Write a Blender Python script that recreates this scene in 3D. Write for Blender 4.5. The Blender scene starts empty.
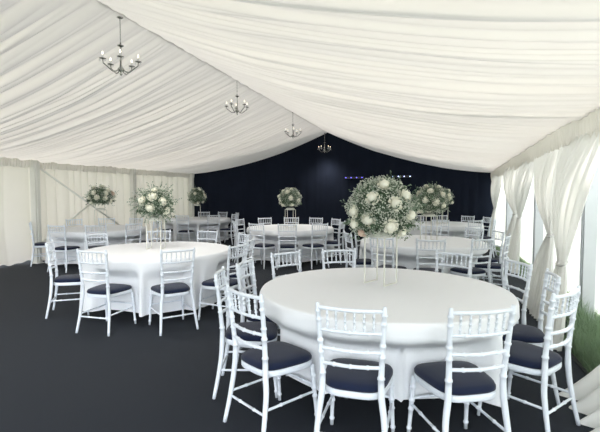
import bpy, math, random
import numpy as np
from mathutils import Vector, Matrix

C = bpy.context.scene.collection
TH = math.atan(135/433); CT, ST = math.cos(TH), math.sin(TH)
sc = bpy.context.scene

# ------------------------------------------------------------------ camera
cam_d = bpy.data.cameras.new('camera'); cam = bpy.data.objects.new('camera', cam_d); C.objects.link(cam)
cam.location = (0, 0, 1.5)
cam.rotation_euler = (math.radians(90) - math.atan(22/433), 0, TH)
cam_d.sensor_width = 36; cam_d.lens = 433/600*36; cam_d.clip_start = .05
sc.camera = cam
# ------------------------------------------------------------------ light
w = bpy.data.worlds.new('world'); sc.world = w; w.use_nodes = True
bg = w.node_tree.nodes['Background']; bg.inputs[0].default_value = (.92, .96, 1, 1); 
_nt = w.node_tree; _tc = _nt.nodes.new('ShaderNodeTexCoord')                 # overcast sky, brightest low behind the open entrance
_dt = _nt.nodes.new('ShaderNodeVectorMath'); _dt.operation = 'DOT_PRODUCT'; _dt.inputs[1].default_value = Vector((.55, -.62, .56)).normalized()
_nt.links.new(_tc.outputs['Generated'], _dt.inputs[0])
_mr = _nt.nodes.new('ShaderNodeMapRange'); _mr.interpolation_type = 'SMOOTHSTEP'
for k_, v_ in (('From Min', .55), ('From Max', 1.0), ('To Min', 1.5), ('To Max', 7.5)): _mr.inputs[k_].default_value = v_
_nt.links.new(_dt.outputs['Value'], _mr.inputs['Value']); _nt.links.new(_mr.outputs[0], bg.inputs[1])
sun_d = bpy.data.lights.new('sun', 'SUN'); sun = bpy.data.objects.new('sun', sun_d); C.objects.link(sun)
sun_d.energy = 9; sun_d.angle = math.radians(8); sun_d.color = (1, .95, .88)
sun.rotation_euler = Vector((-.30, -.80, -.52)).to_track_quat('-Z', 'Y').to_euler()
vs = sc.view_settings
vs.view_transform = 'Standard'; vs.look = 'None'; vs.gamma = 1; vs.exposure = 0.47
vs.use_curve_mapping = False

# ------------------------------------------------------------------ materials
def mat(name, col, rough=.6, metal=0, spec=.5, var=0, vscale=8, bump=0, bscale=60, sheen=0, transl=0, tcol=None, emit=0, ecol=None, coords='Object'):
    m = bpy.data.materials.new(name); m.use_nodes = True
    nt = m.node_tree; b = nt.nodes['Principled BSDF']; out = nt.nodes['Material Output']
    b.inputs['Base Color'].default_value = (*col, 1); b.inputs['Roughness'].default_value = rough
    b.inputs['Metallic'].default_value = metal; b.inputs['Specular IOR Level'].default_value = spec
    b.inputs['Sheen Weight'].default_value = sheen
    tc = nt.nodes.new('ShaderNodeTexCoord')
    if var:
        n = nt.nodes.new('ShaderNodeTexNoise'); n.inputs['Scale'].default_value = vscale; n.inputs['Detail'].default_value = 4
        nt.links.new(tc.outputs[coords], n.inputs['Vector'])
        r = nt.nodes.new('ShaderNodeMapRange'); r.inputs['To Min'].default_value = 1-var; r.inputs['To Max'].default_value = 1+var
        nt.links.new(n.outputs['Fac'], r.inputs['Value'])
        mx = nt.nodes.new('ShaderNodeVectorMath'); mx.operation = 'SCALE'; mx.inputs[0].default_value = col
        nt.links.new(r.outputs[0], mx.inputs['Scale']); nt.links.new(mx.outputs[0], b.inputs['Base Color'])
    if bump:
        n2 = nt.nodes.new('ShaderNodeTexNoise'); n2.inputs['Scale'].default_value = bscale; n2.inputs['Detail'].default_value = 3
        nt.links.new(tc.outputs[coords], n2.inputs['Vector'])
        bp = nt.nodes.new('ShaderNodeBump'); bp.inputs['Strength'].default_value = bump; bp.inputs['Distance'].default_value = .01
        nt.links.new(n2.outputs['Fac'], bp.inputs['Height']); nt.links.new(bp.outputs[0], b.inputs['Normal'])
    if emit:
        b.inputs['Emission Color'].default_value = (*(ecol or col), 1); b.inputs['Emission Strength'].default_value = emit
    if transl:
        t = nt.nodes.new('ShaderNodeBsdfTranslucent'); t.inputs[0].default_value = (*(tcol or col), 1)
        ms = nt.nodes.new('ShaderNodeMixShader'); ms.inputs[0].default_value = transl
        nt.links.new(b.outputs[0], ms.inputs[1]); nt.links.new(t.outputs[0], ms.inputs[2]); nt.links.new(ms.outputs[0], out.inputs[0])
    return m

M = {}
M['lining'] = mat('roof_lining_fabric', (.87, .85, .82), .9, spec=.1, transl=.09, tcol=(.88, .83, .77))
M['wall_lining'] = mat('wall_lining_fabric', (.88, .84, .78), .9, spec=.1, transl=.27, tcol=(.90, .83, .76), var=.03, vscale=3)
M['valance'] = mat('valance_fabric', (.87, .85, .80), .9, spec=.1, transl=.2, tcol=(.78, .76, .68))
M['curtain'] = mat('sheer_curtain_fabric', (.86, .87, .85), .85, spec=.1, transl=.30, tcol=(.86, .85, .81))
M['panel'] = mat('white_pvc_panel', (.85, .86, .82), .5, transl=.32, tcol=(.88, .89, .87))
M['black'] = mat('black_backdrop_cloth', (.010, .014, .026), .95, spec=.15, var=.25, vscale=2)
M['carpet'] = mat('charcoal_carpet', (.0072, .0112, .019), .85, spec=.3, var=.22, vscale=60, bump=.3, bscale=300, sheen=.02)
M['soil'] = mat('grassy_ground', (.09, .13, .06), .95, var=.4, vscale=9, bump=.6, bscale=30)
M['grass'] = mat('grass_blades', (.20, .28, .19), .7, transl=.35, tcol=(.24, .36, .18), var=.4, vscale=6)
M['alu'] = mat('marquee_frame_aluminium', (.60, .63, .66), .45, metal=.35, var=.05, vscale=5)
M['cream_alu'] = mat('cream_painted_frame', (.76, .76, .71), .55, var=.04, vscale=5)
M['chair'] = mat('white_painted_wood', (.75, .80, .87), .38, spec=.5, var=.02, vscale=20)
M['navy'] = mat('navy_seat_fabric', (.005, .011, .036), .85, spec=.25, bump=.15, bscale=400, var=.2, vscale=25, sheen=.15)
M['cloth'] = mat('white_table_linen', (.90, .925, .96), .8, spec=.2, transl=.12, bump=.08, bscale=12)
M['ply'] = mat('plywood_table', (.42, .30, .18), .6, var=.2, vscale=14)
M['steel'] = mat('table_leg_steel', (.25, .26, .28), .4, metal=.8, var=.05)
M['wire'] = mat('pale_wire', (.66, .66, .60), .4, metal=.1, var=.03)
M['leaf'] = mat('eucalyptus_leaf', (.20, .27, .20), .6, var=.35, vscale=14, transl=.2, tcol=(.2, .3, .15))
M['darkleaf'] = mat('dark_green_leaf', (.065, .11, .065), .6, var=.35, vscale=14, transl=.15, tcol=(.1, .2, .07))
M['gyp'] = mat('gypsophila_blossom', (.62, .65, .56), .8, var=.2, vscale=30, transl=.2)
M['rose'] = mat('cream_rose_petal', (.90, .89, .78), .7, var=.05, vscale=20, transl=.2, tcol=(.9, .88, .7))
M['blush'] = mat('blush_petal', (.72, .55, .45), .7, var=.1, vscale=20, transl=.2)
M['chrome'] = mat('chandelier_chrome', (.42, .42, .40), .25, metal=.9, var=.03)
M['glass'] = mat('crystal_drops', (.75, .76, .76), .1, spec=.8, transl=.3)
M['bulb'] = mat('candle_bulb', (1, .93, .8), .3, emit=2, ecol=(1, .88, .68))
M['bar'] = mat('black_light_bar', (.02, .02, .025), .4)
M['led1'] = mat('violet_led', (.1, .1, .8), .3, emit=2.2, ecol=(.16, .14, 1))
M['led2'] = mat('white_blue_led', (.5, .6, 1), .3, emit=4, ecol=(.45, .55, 1))
M['rope'] = mat('tie_back_band', (.7, .7, .68), .7, var=.05)

# ------------------------------------------------------------------ mesh helpers
class MB:
    def __init__(s): s.v = []; s.f = []
    def add(s, V, F):
        b = len(s.v); s.v.extend([tuple(map(float, p)) for p in V]); s.f.extend([tuple(i+b for i in f) for f in F]); return s
    def tube(s, pts, rad, n=8, cap=True):
        pts = [Vector(p) for p in pts]; k = len(pts)
        if not hasattr(rad, '__len__'): rad = [rad]*k
        V = []; ref = None
        for i, p in enumerate(pts):
            t = (pts[min(i+1, k-1)] - pts[max(i-1, 0)]).normalized()
            if ref is None: ref = Vector((0, 0, 1)) if abs(t.z) < .9 else Vector((1, 0, 0))
            a = (ref - t*ref.dot(t)).normalized(); ref = a; c = t.cross(a)
            for j in range(n):
                q = 2*math.pi*j/n; V.append(p + (a*math.cos(q) + c*math.sin(q))*rad[i])
        F = [(i*n+j, i*n+(j+1) % n, (i+1)*n+(j+1) % n, (i+1)*n+j) for i in range(k-1) for j in range(n)]
        if cap: F += [tuple(range(n))[::-1], tuple((k-1)*n+j for j in range(n))]
        return s.add(V, F)
    def box(s, a, b):
        (x0, y0, z0), (x1, y1, z1) = a, b
        V = [(x, y, z) for z in (z0, z1) for y in (y0, y1) for x in (x0, x1)]
        return s.add(V, [(0, 2, 3, 1), (4, 5, 7, 6), (0, 1, 5, 4), (2, 6, 7, 3), (0, 4, 6, 2), (1, 3, 7, 5)])
    def lathe(s, prof, n=16, c=(0, 0, 0)):
        V = []; k = len(prof)
        for r, z in prof:
            for j in range(n):
                q = 2*math.pi*j/n; V.append((c[0]+r*math.cos(q), c[1]+r*math.sin(q), c[2]+z))
        F = [(i*n+j, i*n+(j+1) % n, (i+1)*n+(j+1) % n, (i+1)*n+j) for i in range(k-1) for j in range(n)]
        F += [tuple(range(n))[::-1], tuple((k-1)*n+j for j in range(n))]
        return s.add(V, F)
    def grid(s, P):                                   # P[i][j] -> point
        a, b = len(P), len(P[0]); V = [p for r in P for p in r]
        return s.add(V, [(i*b+j, i*b+j+1, (i+1)*b+j+1, (i+1)*b+j) for i in range(a-1) for j in range(b-1)])
    def build(s, name, m, parent=None, smooth=True):
        me = bpy.data.meshes.new(name); me.from_pydata(s.v, [], s.f); me.update()
        me.materials.append(M[m])
        if smooth: me.polygons.foreach_set('use_smooth', [True]*len(me.polygons))
        o = bpy.data.objects.new(name, me); C.objects.link(o)
        if parent is not None: o.parent = parent
        return o
def tag(o, label=None, cat=None, group=None, kind=None):
    for k, v in (('label', label), ('category', cat), ('group', group), ('kind', kind)):
        if v: o[k] = v
    return o
def empty(name, loc=(0, 0, 0), rz=0):
    o = bpy.data.objects.new(name, None); C.objects.link(o); o.location = loc; o.rotation_euler = (0, 0, rz); return o
def copy_tree(o, parent=None):
    c = o.copy(); C.objects.link(c)
    if parent is not None: c.parent = parent
    for ch in o.children: copy_tree(ch, c)
    return c
def W(xc, d):                                          # offset across/along the line of sight -> tent axes
    return xc*CT - d*ST, xc*ST + d*CT
def sm(a, b, x):
    t = np.clip((x-a)/(b-a), 0, 1); return t*t*(3-2*t)

# ------------------------------------------------------------------ tent dimensions
XL, XR, XC = -8.45, 1.72, -3.35
Y0, Y1 = -1.2, 13.75
ZE, ZR = 2.34, 3.50
CARPET_X = 1.22

# ------------------------------------------------------------------ setting
MB().grid([[(XL-.3, Y0-1, 0), (XL-.3, 5.0, 0), (XL-.3, 5.4, 0), (XL-.3, Y1+.3, 0)], [(CARPET_X, Y0-1, 0), (CARPET_X, 5.0, 0), (CARPET_X+.28, 5.4, 0), (CARPET_X+.28, Y1+.3, 0)]][::-1]).build('floor', 'carpet', smooth=False)['kind'] = 'structure'
MB().grid([[(x, y, -.02) for y in (-40, 60)] for x in (60, -60)]).build('ground', 'soil', smooth=False)['kind'] = 'structure'
MB().box((CARPET_X, Y0-1, -.02), (CARPET_X+.025, 5.0, .012)).build('trim_1', 'bar', smooth=False)['kind'] = 'structure'

def pleat_axis(n, L0, L1, mean, seed):
    """positions along an axis and a rounded-pleat phase for each of them, with uneven pleat widths"""
    r = np.random.RandomState(seed); y = np.linspace(L0, L1, n)
    cuts = [L0]
    while cuts[-1] < L1: cuts.append(cuts[-1] + mean*r.uniform(.45, 1.7))
    return y, np.interp(y, cuts, np.arange(len(cuts)))

def ceiling(side, seed):
    n, k = 1300, 34
    r = np.random.RandomState(seed)
    y, ph = pleat_axis(n, Y0, Y1, .29, seed)
    y2, ph2 = pleat_axis(n, Y0, Y1, .11, seed+5)
    S = np.linspace(0, 1, k); amps = r.uniform(.35, 1.0, 400); tilt = r.uniform(-.55, .55, 400)
    low = np.interp(y, np.linspace(Y0, Y1, 26), r.uniform(-.35, .35, 26))
    xe = XL if side < 0 else XR
    P = []
    for s in S:
        env = (.14 + .86*min(1, s/.3)**.8)*(1-.6*max(0, (s-.7)/.3)**1.5)
        p = ph + low*math.sin(s*2.6 + 1) + .18*np.sin(y*1.7 + s*4)
        fr = p - np.floor(p); a = amps[np.clip(np.floor(p).astype(int), 0, 399)]
        sk = .5 + .32*np.interp(p, np.arange(400), tilt)
        u = np.where(fr < sk, fr/sk*.5, .5+(fr-sk)/(1-sk)*.5)
        bulge = np.abs(np.sin(math.pi*u))**.8 * .13*np.abs(np.interp(p, np.arange(400), amps))
        p2 = ph2 + .4*np.sin(y*.9 + s*3); f2 = p2-np.floor(p2)
        bulge = bulge + np.abs(np.sin(math.pi*f2))*.034*np.interp(p2, np.arange(400), amps[::-1])
        ze = ZE if side < 0 else np.interp(y, [Y0, 7, Y1], [2.47, 2.47, 2.24])
        base = ZR + (ze-.10-ZR)*s - .20*4*s*(1-s)*(.8+.2*s)
        z = base - bulge*env
        x = XC + (xe-XC)*s
        # slack between two frames draws the cloth up and down a little
        z = z + .03*np.sin(y*2*math.pi/3.1 + .7)*math.sin(math.pi*s)
        P.append([(x, yy, zz) for yy, zz in zip(y, z)])
    if side > 0: P = P[::-1]
    o = MB().grid(P).build('ceiling', 'lining'); o['kind'] = 'structure'
    return o
ceiling(-1, 3); ceiling(1, 8)
# ridge seam
m = MB(); m.tube([(XC, y, ZR-.004) for y in np.linspace(Y0, Y1, 60)], .012, 6); m.build('trim_2', 'lining')['kind'] = 'structure'

def pleated_wall(name, axis, fixed, a0, a1, z0, z1, mean, amp, mt, seed, n=700, k=14, hem=0):
    y, ph = pleat_axis(n, a0, a1, mean, seed); r = np.random.RandomState(seed)
    amps = r.uniform(.2, 1, 1000); P = []
    hemw = .02*np.sin(y*9)+.012*np.sin(y*23)
    for t in np.linspace(0, 1, k):
        z = z1 + (z0-z1)*t + hemw*hem*t
        p = ph + .15*np.sin(y*2+t*2.5)*t
        fr = p-np.floor(p)
        d = np.sin(math.pi*fr)**.8*amp*np.interp(p, np.arange(1000), amps)*(.75+.35*t)
        if axis == 'y': P.append([(fixed+dd, yy, zz) for yy, dd, zz in zip(y, d, z)])
        else: P.append([(yy, fixed-dd, zz) for yy, dd, zz in zip(y, d, z)])
    o = MB().grid(P).build(name, mt); o['kind'] = 'structure'; return o
# left wall: outer panel, flatter bay near the camera, pleated bays beyond
pleated_wall('wall_left', 'y', XL-.02, Y0, 7.25, .03, ZE+.02, .5, .05, 'wall_lining', 21, 420, 12, 1)
pleated_wall('wall_left', 'y', XL-.02, 7.25, Y1, .03, ZE+.02, .26, .13, 'wall_lining', 22, 700, 12, 1)
pleated_wall('wall_back', 'x', Y1, XL-.1, XR+.0, 0, 3.75, .33, .03, 'black', 31, 500, 6)
pleated_wall('wall_back', 'x', Y1-.1, XR-.06, XR+.25, 0, 2.3, .14, .05, 'curtain', 33, 50, 6)
pleated_wall('wall_right', 'y', XR+.25, Y0, Y1, 0, 2.5, 1.5, .0, 'panel', 35, 40, 4)
# valances under the eaves
def valance(name, x, d, z0, z1, seed, ends=(0, 0)):
    y, ph = pleat_axis(1500, Y0, Y1, .075, seed); P = []; r = np.random.RandomState(seed)
    w2 = np.interp(y, np.linspace(Y0, Y1, 40), r.uniform(-1, 1, 40))
    for t in np.linspace(0, 1, 8):
        fr = ph-np.floor(ph)
        dz = np.interp(y, [Y0, 7, Y1], [0, ends[0], ends[1]])
        off = .03*np.sin(math.pi*t) + .018*np.abs(np.sin(math.pi*fr))*(.4+t) + .02*w2*t
        z = z1+(z0-z1)*t + .012*w2*t + .008*np.sin(ph*2)*t
        P.append([(x+d*o, yy, zz) for yy, o, zz in zip(y, off, z+dz)])
    o = MB().grid(P).build(name, 'valance'); o['kind'] = 'structure'
valance('trim_3', XL+.16, 1, 2.06, ZE+.0, 41)
valance('trim_4', XR-.15, -1, 2.08, 2.46, 43, (0, -.20))

# ------------------------------------------------------------------ marquee frame
def post(x, y, where, grp, h=2.22, mt='alu'):
    if x < 0: mt = 'cream_alu'
    m = MB(); a = .065
    m.box((x-a, y-a, -.02), (x+a, y+a, h)); m.box((x-a-.012, y-.02, 0), (x+a+.012, y+.02, h-.01))
    r = empty('marquee_post', (0, 0, 0))
    tag(r, where, 'post', grp)
    m.build('post_shaft', mt, r, False)
    MB().box((x-.09, y-.09, -.02), (x+.09, y+.09, .008)).build('foot_plate', mt, r, False)
post(XL+.22, 7.23, 'pale aluminium post of the left wall nearest the camera, left of the diagonal braces', 'left wall posts')
post(XL+.22, 10.4, 'pale aluminium post of the left wall seen between the two left flower domes', 'left wall posts')
post(XL+.22, 13.5, 'pale aluminium post in the back left corner of the tent', 'left wall posts')
post(XR+.04, 5.95, 'broad grey post at the far right of the picture beside the long grass', 'right wall posts')
post(XR+.04, 8.6, 'grey post of the right wall standing between tied curtains', 'right wall posts')
post(XR+.04, 11.75, 'distant grey post of the right wall close to the black backdrop', 'right wall posts')
def brace(a, b, lab):
    o = MB().tube([a, b], .022, 8).build('wall_brace', 'cream_alu'); tag(o, lab, 'brace', 'diagonal wall braces')
xb = XL+.20
brace((xb+.03, 7.28, 2.1), (xb+.03, 10.32, .35), 'long diagonal brace sloping down from the left post towards the right')
brace((xb-.04, 7.28, .35), (xb-.04, 8.95, 1.31), 'short diagonal brace rising to the right, ending behind the long one')

# ------------------------------------------------------------------ tied curtains on the right
def tied_curtain(top, tie, bot, label, x=1.60, xb=1.45, zt=1.0, seed=1, w=.13, flare=.0, nf=9, bulge=.12, xt=None):
    """top/bot: (y0, y1); tie: y of the tie; zt: its height"""
    r = np.random.RandomState(seed); n, k = 150, 44; P = []
    xt = xt if xt is not None else x-.03
    u = np.linspace(0, 1, n); ph = np.interp(u, np.linspace(0, 1, nf+1), np.arange(nf+1)+np.concatenate([[0], r.uniform(-.3, .3, nf-1), [0]]))
    am = np.interp(u, np.linspace(0, 1, 14), r.uniform(.5, 1.1, 14))
    for t in np.linspace(0, 1, k):
        z = 2.16*(1-t) + .004*t
        if z > zt:
            q = (2.16-z)/(2.16-zt); qq = q**1.5
            ya = top[0]+(tie-w/2-top[0])*qq; yb = top[1]+(tie+w/2-top[1])*qq; xm = x+(xt-x)*q
            # the outer side hangs fuller before it reaches the tie
            xo = -bulge*np.sin(math.pi*q)*np.sin(math.pi*u)
            A = .05*(1-.4*q)
        else:
            q = (zt-z)/zt; qq = math.sin(min(1, q*1.1)*math.pi/2)**.8
            ya = tie-w/2+(bot[0]-tie+w/2)*qq; yb = tie+w/2+(bot[1]-tie-w/2)*qq; xm = xt+(xb-xt)*q - flare*q**3
            xo = 0*u; A = .03+.045*q
        yy = ya+(yb-ya)*u
        dx = A*np.sin(math.pi*2*ph)*am
        P.append([(xm+a+b, c, z) for a, b, c in zip(dx, xo, yy)])
    root = empty('tied_curtain'); tag(root, label, 'curtain', 'curtains tied back along the right wall')
    MB().grid(P).build('drape', 'curtain', root)
    m = MB(); m.tube([(xt+(.038)*math.cos(a), tie+(w/2+.006)*math.sin(a), zt+.02*math.cos(a)) for a in np.linspace(0, 2*math.pi, 20)], .014, 6)
    m.build('tie_back', 'rope', root)
tied_curtain((3.4, 4.75), 3.55, (2.6, 3.65), 'white curtain end spilling onto the carpet in the bottom right corner', x=1.58, xb=1.28, zt=1.0, seed=2, flare=.32, nf=5)
tied_curtain((4.85, 6.4), 4.97, (4.6, 5.2), 'wide white curtain gathered low just left of the broad grey post', zt=.80, x=1.58, xb=1.13, seed=3, w=.2, nf=8, xt=1.24)
tied_curtain((6.4, 8.0), 5.95, (5.6, 6.5), 'white curtain tied back behind the right-hand chairs of the nearest table', zt=1.0, seed=4, w=.14, xt=1.36, xb=1.22)
tied_curtain((8.1, 9.45), 9.3, (8.9, 9.6), 'slim white curtain hanging just beyond the second grey post', zt=1.05, seed=5, nf=8)
tied_curtain((9.5, 11.6), 9.75, (9.65, 10.4), 'white curtain tied high behind the chair stack of the second table', zt=1.1, seed=6)
tied_curtain((11.65, 13.5), 12.9, (12.6, 13.3), 'farthest white curtain tied back beside the black backdrop', zt=1.1, seed=7)

# ------------------------------------------------------------------ grass at the edge of the carpet
rg = random.Random(5); m = MB()
def blade(x, y, h, lean, wd):
    a = rg.uniform(0, 6.28); dx, dy = math.cos(a), math.sin(a); nx, ny = -dy*wd, dx*wd
    V = []
    for t in (0, .4, .75):
        o = lean*t*t; k = 1-t*.6
        V += [(x+dx*o-nx*k, y+dy*o-ny*k, -.02+h*(t-.12*t*t)), (x+dx*o+nx*k, y+dy*o+ny*k, -.02+h*(t-.12*t*t))]
    V.append((x+dx*lean, y+dy*lean, -.02+h*.86))
    m.add(V, [(0, 1, 3, 2), (2, 3, 5, 4), (4, 5, 6)])
for i in range(4200):
    y = 2.2 + 10.8*rg.random()**1.5; x = rg.uniform(CARPET_X+.05+(.28 if y > 5 else 0), XR+.15)
    clump = .5+.5*math.sin(y*3.1+x*5)
    blade(x, y, rg.uniform(.05, .12)+.08*clump*rg.random(), rg.uniform(.02, .12), .003)
for i in range(2400):
    y = rg.gauss(4.3, .35) if i % 2 else rg.uniform(4.2, 6.2); x = rg.uniform(CARPET_X+.03+(.28 if y > 5 else 0), 1.62)
    blade(x, y, rg.uniform(.12, .42), rg.uniform(.05, .22), .003)
tag(m.build('grass', 'grass'), 'long green grass growing along the carpet edge below the curtains', 'grass', None, 'stuff')

# ------------------------------------------------------------------ chair
def ringed(a, b, n=14, r0=.013, r1=.017, rings=(.2, .5, .8), rr=.0045, curve=None, sides=9):
    a, b = Vector(a), Vector(b); ts = sorted(set(list(np.linspace(0, 1, n)) + [t+d for t in rings for d in (-.022, -.012, 0, .012, .022) if 0 <= t+d <= 1]))
    P, R = [], []
    for t in ts:
        p = a.lerp(b, t)
        if curve: p = p + Vector(curve)*math.sin(math.pi*t)
        P.append(p); r = r0+(r1-r0)*t
        for g in rings:
            if abs(t-g) < .015: r += rr
        R.append(r)
    return MB().tube(P, R, sides)
def outline(k=1.0, z=0, n=36, front=.215, rear=.168, yf=.20, yr=-.20):
    L = []
    for i in range(n):
        q = 2*math.pi*i/n; c, s = math.cos(q), math.sin(q)
        e = .52
        u = math.copysign(abs(c)**e, c); v = math.copysign(abs(s)**e, s)
        ww = rear+(front-rear)*(v+1)/2
        L.append((u*ww*k, (yf+yr)/2 + v*(yf-yr)/2*k, z))
    return L
def slab(rows):
    n = 36; m = MB(); V = []
    for k, z in rows: V += outline(k, z, n)
    F = [(i*n+j, i*n+(j+1) % n, (i+1)*n+(j+1) % n, (i+1)*n+j) for i in range(len(rows)-1) for j in range(n)]
    F += [tuple(range(n))[::-1], tuple((len(rows)-1)*n+j for j in range(n))]
    return m.add(V, F)
def make_chair():
    r = empty('banquet_chair')
    slab([(k, z-.038) for k, z in ((.93, .418), (.985, .42), (1.0, .427), (1.0, .447), (.985, .455), (.9, .457))]).build('seat_frame', 'chair', r)
    slab([(k, z-.038) for k, z in ((.96, .4575), (1.0, .464), (1.0, .478), (.965, .490), (.86, .499), (.6, .506), (.25, .508))]).build('seat_cushion', 'navy', r)
    for s in (-1, 1):
        # rear leg carries on up as the back post
        pts = [(s*.205, -.262, 0), (s*.190, -.232, .15), (s*.178, -.208, .30), (s*.164, -.204, .40), (s*.160, -.202, .50), (s*.166, -.212, .62), (s*.173, -.226, .75), (s*.180, -.246, .906), (s*.180, -.2465, .916)]
        zz = np.array([p[2] for p in pts]); base = [.0125, .0155, .0175, .0185, .017, .0155, .0145, .013, .008]
        zs = sorted(set(list(np.linspace(0, .916, 24)) + [g+d for g in (.515, .635, .70, .82, .87) for d in (-.009, -.005, 0, .005, .009)] + [.911, .916]))
        P, R = [], []
        for z in zs:
            P.append(tuple(np.interp(z, zz, [p[c] for p in pts]) for c in range(3)))
            rr = float(np.interp(z, zz, base))
            if any(abs(z-g) < .0056 for g in (.515, .635, .70, .82, .87)): rr += .004
            R.append(rr)
        MB().tube(P, R, 9).build('leg', 'chair', r)
        ringed((s*.196, .20, 0), (s*.180, .165, .385), 10, .0115, .0165, (.12, .45, .6, .82)).build('leg', 'chair', r)
        ringed((s*.184, -.222, .205), (s*.187, .183, .205), 8, .0085, .0085, (.3, .7), .003, None, 7).build('stretcher', 'chair', r)
    ringed((-.186, -.226, .175), (.186, -.226, .175), 8, .0085, .0085, (.3, .7), .003, None, 7).build('stretcher', 'chair', r)
    ringed((-.184, .186, .24), (.184, .186, .24), 8, .0085, .0085, (.3, .7), .003, None, 7).build('stretcher', 'chair', r)
    for z, y, x, rad in ((.888, -.241, .178, .012), (.765, -.228, .174, .0105), (.660, -.217, .168, .0105), (.575, -.208, .164, .011)):
        ringed((-x, y, z), (x, y, z), 12, rad, rad, (.22, .5, .78) if z < .8 else (), .003, (0, -.028, 0), 8).build('back_rail', 'chair', r)
    for i in range(6):
        u = (i+1)/7; x = -.176+.352*u; b = -.028*math.sin(math.pi*u)
        ringed((x*.985, -.228+b, .765), (x, -.241+b, .888), 6, .0062, .0062, (.25, .5, .75), .0035, None, 7).build('spindle', 'chair', r)
    return r

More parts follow.
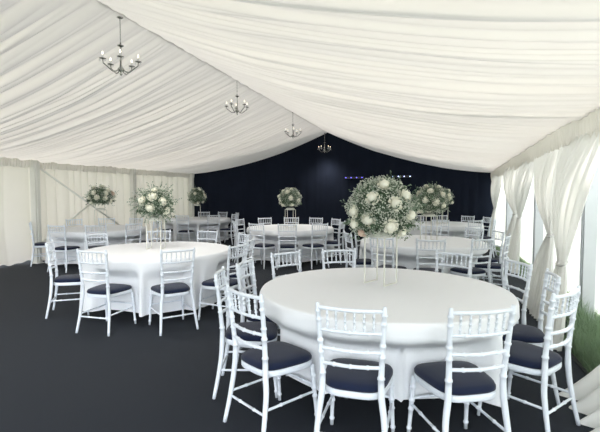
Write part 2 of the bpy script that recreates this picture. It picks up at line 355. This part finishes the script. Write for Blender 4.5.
# tables: position across / along the line of sight, hem height
TAB = {
 1: (.66, 3.43, .20, 'the nearest table'), 2: (-1.93, 5.85, .12, 'the left middle table'),
 3: (-.22, 9.79, .08, 'the centre far table'), 4: (1.96, 6.93, .10, 'the second right-hand table'),
 5: (3.62, 11.0, .08, 'the far right table'), 6: (-3.13, 13.3, .08, 'the far left backdrop table'),
 7: (-4.40, 9.46, .08, 'the left wall table')}
TN = {k: v[3] for k, v in TAB.items()}
CH = [  # table, across, along (of the chair back from the table centre), extra turn in degrees, which one
 (1, -.39, -1.15, 2, 'back-facing white chair, left one at the front of the nearest table'),
 (1, .29, -1.19, -3, 'back-facing white chair, centre right at the front of the nearest table'),
 (1, .97, -.79, -14, 'white chair at the right front of the nearest table, cut by the bottom edge'),
 (1, 1.22, -.22, -8, 'white chair at the right of the nearest table, just behind the foremost right one'),
 (1, 1.26, .36, -12, 'white chair turned sideways at the right of the nearest table, close to the curtains'),
 (1, .90, .95, 0, 'camera-facing white chair behind the right edge of the nearest table'),
 (1, -.24, 1.20, 0, 'camera-facing white chair just left of the wire stand of the largest flower dome'),
 (1, -.80, .98, 0, 'camera-facing white chair behind the left edge of the nearest table'),
 (1, -1.14, .38, 4, 'white chair at the left of the nearest table, the back one of the three there'),
 (1, -1.27, -.12, -4, 'white chair at the left of the nearest table, seen edge on between two others'),
 (1, -1.00, -.78, 4, 'white chair at the left front of the nearest table with its whole navy seat showing'),
 (2, -.28, -1.27, -3, 'back-facing white chair, left one at the front of the left middle table'),
 (2, .61, -1.20, 7, 'back-facing white chair, right one at the front of the left middle table'),
 (2, -1.17, -.50, -4, 'white chair seen from the side at the left of the left middle table'),
 (2, -1.12, .62, 0, 'camera-facing white chair at the left behind the left middle table'),
 (2, -.38, 1.21, 0, 'camera-facing white chair behind the wire stand on the left middle table'),
 (2, .42, 1.17, 0, 'camera-facing white chair behind the right half of the left middle table'),
 (2, 1.20, -.78, 6, 'white chair on the right side of the left middle table, navy seat turned left'),
 (2, 1.26, -.18, -6, 'white chair right of the left middle table, seen from behind at a slant'),
 (2, 1.08, .62, 0, 'white chair right of the left middle table, the farthest of the three there'),
 (3, -.66, -1.08, 0, 'back-facing white chair, left of the three before the centre far table'),
 (3, -.03, -1.27, 0, 'back-facing white chair, middle of the three before the centre far table'),
 (3, .62, -1.10, 0, 'back-facing white chair, right of the three before the centre far table'),
 (3, 1.14, -.42, 0, 'white chair right of the centre far table, nearer the camera'),
 (3, 1.08, .60, 0, 'white chair right of the centre far table, against the backdrop'),
 (3, .62, 1.08, 0, 'camera-facing white chair, right of the three behind the centre far table'),
 (3, .0, 1.24, 0, 'camera-facing white chair, middle of the three behind the centre far table'),
 (3, -.66, 1.05, 0, 'camera-facing white chair, left of the three behind the centre far table'),
 (3, -1.20, .48, 0, 'white chair left of the centre far table, edge on, nearer the backdrop'),
 (3, -1.22, -.32, 0, 'white chair left of the centre far table, edge on, nearer the camera'),
 (4, -.83, -.97, 0, 'back-facing white chair behind the wire stand of the largest flower dome'),
 (4, -.24, -1.26, 0, 'back-facing white chair before the middle of the second right-hand table'),
 (4, .48, -1.16, 0, 'back-facing white chair before the right half of the second right-hand table'),
 (4, 1.05, -.66, 0, 'white chair at the right front of the second right-hand table, by the curtains'),
 (4, 1.24, .05, 0, 'white chair at the right of the second right-hand table, seen from the side'),
 (4, 1.10, .66, 0, 'camera-facing white chair at the right behind the second right-hand table'),
 (4, .50, 1.18, 0, 'camera-facing white chair behind the centre of the second right-hand table'),
 (4, -.30, 1.20, 0, 'camera-facing white chair, half hidden by the largest flower dome'),
 (4, -.86, .86, 0, 'white chair just left of the flower dome edge, behind the second right-hand table'),
 (4, -1.21, -.22, 0, 'white chair at the left of the second right-hand table, seen edge on'),
 (5, -.42, -1.16, 0, 'back-facing white chair before the left half of the far right table'),
 (5, .36, -1.18, 0, 'back-facing white chair before the right half of the far right table'),
 (5, 1.05, -.64, 0, 'white chair at the right front of the far right table, edge on near the curtains'),
 (5, 1.20, .15, 0, 'white chair at the right of the far right table, edge on before the backdrop'),
 (5, .95, .78, 0, 'camera-facing white chair, rightmost behind the far right table'),
 (5, .34, 1.20, 0, 'camera-facing white chair, middle one behind the far right table'),
 (5, -.30, 1.18, 0, 'camera-facing white chair, leftmost behind the far right table'),
 (6, -.98, -.74, 0, 'white chair at the left front of the far left backdrop table'),
 (6, -.16, -1.22, 0, 'back-facing white chair, left one before the far left backdrop table'),
 (6, .68, -1.02, 0, 'back-facing white chair, right one before the far left backdrop table'),
 (6, 1.17, -.36, 0, 'white chair right of the far left backdrop table, nearer the camera'),
 (6, 1.13, .44, 0, 'white chair right of the far left backdrop table, nearer the backdrop'),
 (6, .56, 1.06, 0, 'camera-facing white chair, right one behind the far left backdrop table'),
 (6, -.08, 1.16, 0, 'camera-facing white chair, left one behind the far left backdrop table'),
 (7, -1.25, -.38, 14, 'leftmost white chair, seen from the side at the left wall table'),
 (7, -.25, -1.21, 0, 'back-facing white chair, left one before the left wall table'),
 (7, .47, -1.15, 0, 'back-facing white chair, middle one before the left wall table'),
 (7, 1.03, -.70, 0, 'back-facing white chair, right one before the left wall table'),
 (7, 1.24, .02, 0, 'white chair at the right end of the left wall table'),
 (7, -.95, .78, 0, 'camera-facing white chair, left one behind the left wall table'),
 (7, -.36, 1.18, 0, 'camera-facing white chair, middle one behind the left wall table'),
 (7, .36, 1.18, 0, 'camera-facing white chair, right one behind the left wall table'),
]
proto = make_chair(); placed = {k: [] for k in TAB}
for i, (t, dx, dy, turn, lab) in enumerate(CH):
    tx, ty = W(TAB[t][0], TAB[t][1]); ox, oy = W(dx, dy)
    rz = math.atan2(-oy, -ox) - math.pi/2 + math.radians(turn)
    fx, fy = -math.sin(rz), math.cos(rz)
    o = proto if i == 0 else copy_tree(proto)
    o.location = (tx+ox+fx*.235, ty+oy+fy*.235, 0); o.rotation_euler = (0, 0, rz)
    placed[t].append((tx+ox+fx*.235, ty+oy+fy*.235, rz))
    tag(o, lab, 'chair', 'chairs around '+TN[t])

# ------------------------------------------------------------------ tables with draped cloths
def tablecloth(t, seed):
    xc, d, hem, nm = TAB[t]; cx, cy = W(xc, d); r = np.random.RandomState(seed)
    n = 240; th = np.linspace(0, 2*math.pi, n, endpoint=False); R0 = .97; ZT = .752
    nf = r.randint(15, 19); ph = th*nf + .7*np.sin(th*2+r.rand()*6) + .5*np.sin(th*3+r.rand()*6)
    am = .6+.4*np.sin(th*3+r.rand()*6)*np.sin(th*5+r.rand()*6)
    rows = []
    for rr in (.0, .3, .6, .8, .9, .95): rows.append((np.full(n, rr), np.full(n, ZT)))
    rows.append((np.full(n, .965), np.full(n, ZT-.003))); rows.append((np.full(n, R0), np.full(n, ZT-.010)))
    K = 26
    for k in range(1, K+1):
        q = k/K; z = ZT-.010-(ZT-.010-hem)*q
        f = (np.sin(ph)+.35*np.sin(2*ph+1))*.05*q**.75*am
        rad = R0+.008+.045*q+f-.01*q
        zz = np.full(n, z)+.012*np.sin(th*4+seed)*q
        rows.append((rad, zz))
    # seats pushed against the cloth press it in
    lim = np.full(n, 9.0)
    for (px, py, rz) in placed[t]:
        c, s = math.cos(rz), math.sin(rz)
        for j in range(n):
            ux, uy = math.cos(th[j]), math.sin(th[j])
            ax, ay = cx-px, cy-py
            ly0 = -s*ax+c*ay; lx0 = c*ax+s*ay; ldy = -s*ux+c*uy; ldx = c*ux+s*uy
            if ldy < -.2:
                T = (.226-ly0)/ldy; X = abs(lx0+ldx*T)
                if X < .5: lim[j] = min(lim[j], T + max(0, X-.225)*3.2)
    for ri in range(8, len(rows)):
        rad, zz = rows[ri]; z = float(zz.mean())
        soft = min(1, max(0, (.66-z)/.15)); soft = soft*soft*(3-2*soft)
        rows[ri] = (np.where(rad > lim, rad-(rad-lim)*soft, rad), zz)
    V = []; F = []
    for rad, zz in rows:
        V += [(a*math.cos(q), a*math.sin(q), z) for a, q, z in zip(rad, th, zz)]
    for i in range(1, len(rows)-1):
        for j in range(n): F.append((i*n+j, (i+1)*n+j, (i+1)*n+(j+1) % n, i*n+(j+1) % n))
    V.append((0, 0, ZT)); c0 = len(V)-1
    F += [(c0, n+j, n+(j+1) % n) for j in range(n)]
    V = V[n:]; F = [tuple(a-n for a in f) for f in F]
    o = MB().add(V, F).build('tablecloth', 'cloth'); o.location = (cx, cy, 0)
    tag(o, 'white cloth draped over '+nm, 'tablecloth', 'white round tablecloths')
    tb = empty('round_table', (cx, cy, 0)); tag(tb, 'round table hidden by its cloth, '+nm, 'table', 'round banquet tables')
    MB().lathe([(.90, .72), (.925, .723), (.93, .735), (.925, .748), (.9, .75)], 48).build('tabletop', 'ply', tb)
    for k in range(4):
        q = math.pi/4+k*math.pi/2+TH
        MB().tube([(.42*math.cos(q), .42*math.sin(q), .72), (.45*math.cos(q), .45*math.sin(q), 0)], .014, 8).build('leg', 'steel', tb)
for t in TAB: tablecloth(t, 50+t)

# ------------------------------------------------------------------ flower stands and arrangements
def make_stand():
    r = empty('flower_stand'); a, h, z0, q = .095, .40, .006, .0048
    for sx in (-1, 1):
        for sy in (-1, 1):
            MB().box((sx*a-q, sy*a-q, 0), (sx*a+q, sy*a+q, h)).build('upright', 'wire', r, False)
        MB().box((sx*a-q, -a, 0), (sx*a+q, a, 2*q)).build('foot_bar', 'wire', r, False)
    m = MB()
    for s in (-1, 1):
        m.box((-a-q, s*a-q, h-2*q), (a+q, s*a+q, h)); m.box((s*a-q, -a-q, h-2*q), (s*a+q, a+q, h))
    m.build('top_frame', 'wire', r, False)
    MB().lathe([(.09, h), (.10, h+.002), (.10, h+.02), (.07, h+.04)], 20).build('tray', 'wire', r)
    return r

def rose_mesh(R, rnd, m):
    """cupped ruffled petals around a ball, facing +Z"""
    m.lathe([(.001, -R*.55), (R*.55, -R*.4), (R*.72, 0), (R*.5, R*.42), (.001, R*.58)], 10)
    for ring, (n, rr, op) in enumerate(((4, .42, .35), (6, .72, .62), (8, 1.0, .98))):
        for k in range(n):
            a = 2*math.pi*k/n + ring*.5 + rnd.uniform(-.1, .1); P = []
            for i in range(4):
                v = i/3; row = []
                for j in range(5):
                    u = (j/4-.5)*1.5*(1-.25*v*v)
                    rad = R*rr*(.55+.45*math.sin(v*1.5)*1.0) + R*.10*op*v**2
                    zz = R*(-.45+ (1.0-.35*ring)*v) - R*.12*v*abs(u)
                    ang = a+u*(2*math.pi/n)*.62
                    row.append((rad*math.cos(ang), rad*math.sin(ang), zz+R*.04*math.sin(u*9)*v))
                P.append(row)
            m.grid(P)
def frame(p, nrm):
    return Matrix.Translation(p) @ nrm.to_track_quat('Z', 'Y').to_matrix().to_4x4()

def arrangement(cx, cy, cz, R, seed, lab, wild=0, nr=13, pos=None, dens=1, H=1.0):
    rnd = random.Random(seed); root = empty('flower_arrangement', (cx, cy, cz))
    tag(root, lab, 'flowers', 'tall flower domes on wire stands')
    def dirn():
        while True:
            d = Vector((rnd.gauss(0, 1), rnd.gauss(0, 1), rnd.gauss(0, 1)))
            if d.length > .1:
                d.normalize()
                if d.z > -.85: return d
    def surf(d, k=1):
        lump = 1+.07*math.sin(d.x*7+seed)*math.sin(d.y*6+seed)+.05*math.sin(d.z*9)
        zz = d.z*H*(1 if d.z > 0 else .95)
        return Vector((d.x, d.y, zz))*R*k*lump
    # foliage: many small leaves
    ml, md, mg = MB(), MB(), MB()
    def leaf(m, p, d, L, wd):
        d = d.normalized(); s = d.cross(Vector((rnd.gauss(0, 1), rnd.gauss(0, 1), rnd.gauss(0, 1)))).normalized()*wd
        up = d.cross(s).normalized()*L*.15
        m.add([p, p+d*L*.45+s+up, p+d*L, p+d*L*.45-s+up, p+d*L*.5], [(0, 1, 4), (1, 2, 4), (2, 3, 4), (3, 0, 4)])
    ds = []
    if pos:                                             # offsets across / up in units of the dome radius, on the visible half
        for (a, b, s) in pos:
            q = max(0, 1-a*a-b*b); dxx, dyy = W(a, -math.sqrt(q)); ds.append((Vector((dxx, dyy, b)), s))
    tries = 0
    while len(ds) < nr+(len(pos) if pos else 0) and tries < 3000:
        tries += 1; d = dirn()
        back = d.dot(Vector((-cx, -cy, 0)).normalized())
        if pos and back > -.15: continue
        if all((d-e).length > .52 for e, _ in ds): ds.append((d, rnd.uniform(.85, 1.1)))
    near_rose = lambda d: any((d-e.normalized()).length < .19*q for e, q in ds)
    for i in range(int(1500*dens)):
        d = dirn(); p = surf(d, rnd.uniform(.55, .92))
        dd = (d*.6+Vector((rnd.gauss(0, .6), rnd.gauss(0, .6), rnd.gauss(0, .6))))
        leaf(md if rnd.random() < .5 else ml, p, dd, rnd.uniform(.025, .05), rnd.uniform(.006, .012))
    # sprays poking out
    for i in range(int((60+70*wild)*dens)):
        d = dirn(); p = surf(d, .82); q = d+Vector((rnd.gauss(0, .35), rnd.gauss(0, .35), rnd.gauss(0, .35)-.1)); q.normalize()
        L = rnd.uniform(.06, .11)*(1+.55*wild)
        ml.tube([p, p+q*L*.5, p+q*L+Vector((0, 0, -.012))], .0012, 3, False)
        for k in range(6):
            leaf(ml if rnd.random() < .7 else md, p+q*L*(k/6+.12), q*.6+Vector((rnd.gauss(0, .7), rnd.gauss(0, .7), rnd.gauss(0, .7))), .028, .007)
    # a few longer drooping leaves at the lower rim
    for i in range(14):
        a = rnd.uniform(0, 6.28); d = Vector((math.cos(a), math.sin(a), -.42)); p = surf(d.normalized(), .85)
        for k in range(5): leaf(md, p+Vector((rnd.gauss(0, .02), rnd.gauss(0, .02), 0)), Vector((d.x*.8, d.y*.8, -.8+rnd.gauss(0, .4))), .06, .011)
    for i in range(int(2600*dens*(1-.45*wild))):
        d = dirn()
        if near_rose(d): continue
        p = surf(d, rnd.uniform(.86, 1.03)); s = rnd.uniform(.0035, .0085)
        n = d.cross(Vector((rnd.random(), rnd.random(), 1))).normalized()*s; b = d.cross(n).normalized()*s; o = d*s
        mg.add([p+n, p+b, p-n, p-b, p+o, p-o], [(0, 1, 4), (1, 2, 4), (2, 3, 4), (3, 0, 4), (1, 0, 5), (2, 1, 5), (3, 2, 5), (0, 3, 5)])
    # mossy core fills the middle
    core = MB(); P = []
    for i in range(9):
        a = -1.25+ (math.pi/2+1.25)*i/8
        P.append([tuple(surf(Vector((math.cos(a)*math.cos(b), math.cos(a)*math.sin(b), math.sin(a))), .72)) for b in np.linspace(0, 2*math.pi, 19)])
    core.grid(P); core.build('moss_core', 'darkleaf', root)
    tag(ml.build('eucalyptus', 'leaf', root, False), None, None, None, 'stuff')
    tag(md.build('dark_foliage', 'darkleaf', root, False), None, None, None, 'stuff')
    tag(mg.build('gypsophila', 'gyp', root, False), None, None, None, 'stuff')
    for k, (d, s) in enumerate(ds):
        rm = MB(); rose_mesh(.055*s*(1 if s > .6 else 1), rnd, rm)
        col = 'blush' if (k % 9 == 8) else 'rose'
        o = rm.build('rose', col, root); dn = d.normalized()
        o.matrix_local = frame(surf(dn, .97), dn)
        if col == 'blush': o['label'] = 'blush pink rose'
    return root

stand0 = make_stand()
ST_ = [(1, .675, 3.60, TH-.75, 'tall pale wire stand under the largest flower dome'),
       (2, -1.97, 5.90, TH, 'tall pale wire stand on the left middle table'),
       (3, -.22, 9.79, TH+.3, 'tall pale wire stand on the centre far table'),
       (4, 2.07, 6.95, TH+.2, 'wire stand on the second right-hand table'),
       (5, 3.62, 11.0, TH+.4, 'wire stand on the far right table'),
       (6, -3.16, 13.3, TH+.2, 'wire stand on the far left backdrop table'),
       (7, -4.40, 9.55, TH+.1, 'wire stand on the left wall table')]
for i, (t, a, d, rz, lab) in enumerate(ST_):
    o = stand0 if i == 0 else copy_tree(stand0)
    x, y = W(a, d); o.location = (x, y, .752); o.rotation_euler = (0, 0, rz); tag(o, lab, 'stand', 'wire flower stands')
F1 = [(-.02, .82, 1), (-.42, .45, 1), (.24, .25, 1.05), (.62, .52, 1.1), (.84, -.12, 1.1), (.10, -.45, 1.1), (-.55, -.30, 1.05), (-.88, .0, .9), (-.62, -.68, .75), (.45, -.62, .7), (-.84, -.42, .95)]
F2 = [(.1, .52, 1.1), (-.5, .25, 1.1), (-.03, -.22, 1.1), (.68, .2, 1), (.78, -.42, 1), (.1, .85, .7)]
AR = [(1, .675, 3.60, 1.36, .287, 'large dome of white roses, gypsophila and greenery in the foreground', 0, F1, 1.5, .95),
      (2, -1.97, 5.90, 1.36, .235, 'loose spiky dome of cream roses and eucalyptus on the left middle table', 1, F2, .9, .95),
      (3, -.22, 9.79, 1.40, .26, 'pale flower dome on the centre far table before the black backdrop', 0, None, .7, .9),
      (4, 2.10, 6.95, 1.39, .27, 'cream and green flower dome peeping out right behind the largest one', .3, None, .8, .95),
      (5, 3.62, 11.0, 1.41, .26, 'small distant flower dome at the far right table', .2, None, .6, .9),
      (6, -3.16, 13.3, 1.42, .28, 'most distant small flower dome in the back left corner', .2, None, .5, .95),
      (7, -4.40, 9.55, 1.44, .29, 'grey green flower dome before the left wall braces', .6, None, .6, .8)]
for i, (t, a, d, z, R, lab, wild, pos, dens, H) in enumerate(AR):
    x, y = W(a, d); arrangement(x, y, z, R, 70+i, lab, wild, 6 if pos else 16, pos, dens, H)

# ------------------------------------------------------------------ chandeliers
def make_chandelier():
    r = empty('chandelier')                              # origin where it hangs from the ridge
    m = MB(); z = -.005
    for k in range(10):
        a = k*math.pi/2; c = Vector((0, 0, -.02-.026*k))
        m.tube([c+Vector((.006*math.cos(q)*math.cos(a), .006*math.cos(q)*math.sin(a), .015*math.sin(q))) for q in np.linspace(0, 2*math.pi, 9)], .0022, 5, False)
    m.build('chain', 'chrome', r)
    MB().lathe([(.03, .0), (.035, -.008), (.012, -.02)][::-1], 14).build('ceiling_rose', 'chrome', r)
    MB().lathe([(.002, -.64), (.016, -.62), (.010, -.605), (.032, -.585), (.036, -.565), (.020, -.545), (.012, -.52), (.010, -.45), (.008, -.34), (.012, -.325), (.034, -.315), (.036, -.309), (.010, -.30), (.008, -.275)], 14).build('stem', 'chrome', r)
    for k in range(5):
        a = 2*math.pi*k/5+.35; ca, sa = math.cos(a), math.sin(a)
        prof = [(.02, -.565), (.05, -.595), (.09, -.60), (.125, -.575), (.155, -.55), (.185, -.53), (.19, -.505), (.19, -.49)]
        pts = []
        for i in range(len(prof)-1):
            for q in np.linspace(0, 1, 4)[:-1]: pts.append((prof[i][0]*(1-q)+prof[i+1][0]*q, prof[i][1]*(1-q)+prof[i+1][1]*q))
        pts.append(prof[-1])
        arm = MB().tube([(p*ca, p*sa, zz) for p, zz in pts], .0065, 7).build('arm', 'chrome', r)
        cc = (.19*ca, .19*sa, 0)
        MB().lathe([(.006, -.492), (.034, -.486), (.036, -.482), (.010, -.478)], 14, cc).build('drip_pan', 'chrome', arm)
        MB().lathe([(.009, -.479), (.009, -.445), (.007, -.443)], 10, cc).build('candle_tube', 'glass', arm)
        MB().lathe([(.005, -.443), (.009, -.432), (.007, -.42), (.001, -.404)], 10, cc).build('bulb', 'bulb', arm)
        for b in range(3):
            q = b*2.1
            MB().lathe([(.001, -.035), (.006, -.022), (.001, 0)], 6, (cc[0]+.03*math.cos(q), cc[1]+.03*math.sin(q), -.487)).build('crystal_drop', 'glass', arm)
    ld = bpy.data.lights.new('chandelier_fill', 'SPOT'); ld.energy = 75; ld.color = (1, .95, .88); ld.shadow_soft_size = .2
    ld.spot_size = math.radians(128); ld.spot_blend = 1                      # added fill spot below the bulbs, aimed down to brighten the tables
    lo = bpy.data.objects.new('chandelier_fill', ld); C.objects.link(lo); lo.parent = r; lo.location = (0, 0, -.66)
    return r
ch0 = make_chandelier()
for i, (y, z, lab) in enumerate(((4.07, 3.45, 'nearest chandelier, five arms, hanging at the upper left'), (7.03, 3.53, 'second nearest silver chandelier along the ridge'),
        (10.16, 3.50, 'third silver chandelier along the ridge against the white lining'), (13.35, 3.42, 'farthest chandelier glowing against the black backdrop'))):
    o = ch0 if i == 0 else copy_tree(ch0)
    o.location = (XC, y, z); o.rotation_euler = (0, 0, i*.5); tag(o, lab, 'chandelier', 'chandeliers along the roof ridge')

# ------------------------------------------------------------------ light bars on the backdrop
for xm, mt, z, lab in ((-2.47, 'led1', 2.02, 'row of four violet lamps on the black backdrop, left one'), (-1.0, 'led2', 2.04, 'row of four blue-white lamps on the backdrop, above the large flower dome')):
    r = empty('light_bar', (xm, Y1-.06, z)); tag(r, lab, 'light', 'light bars on the black backdrop')
    MB().box((-.30, -.02, -.03), (.30, .05, .03)).build('housing', 'bar', r, False)
    for k in range(4):
        o = MB().lathe([(.016, 0), (.016, .012), (.006, .018)], 12).build('lamp', mt, r)
        o.location = (-.26+k*.173, -.02, 0); o.rotation_euler = (math.pi/2, 0, 0)
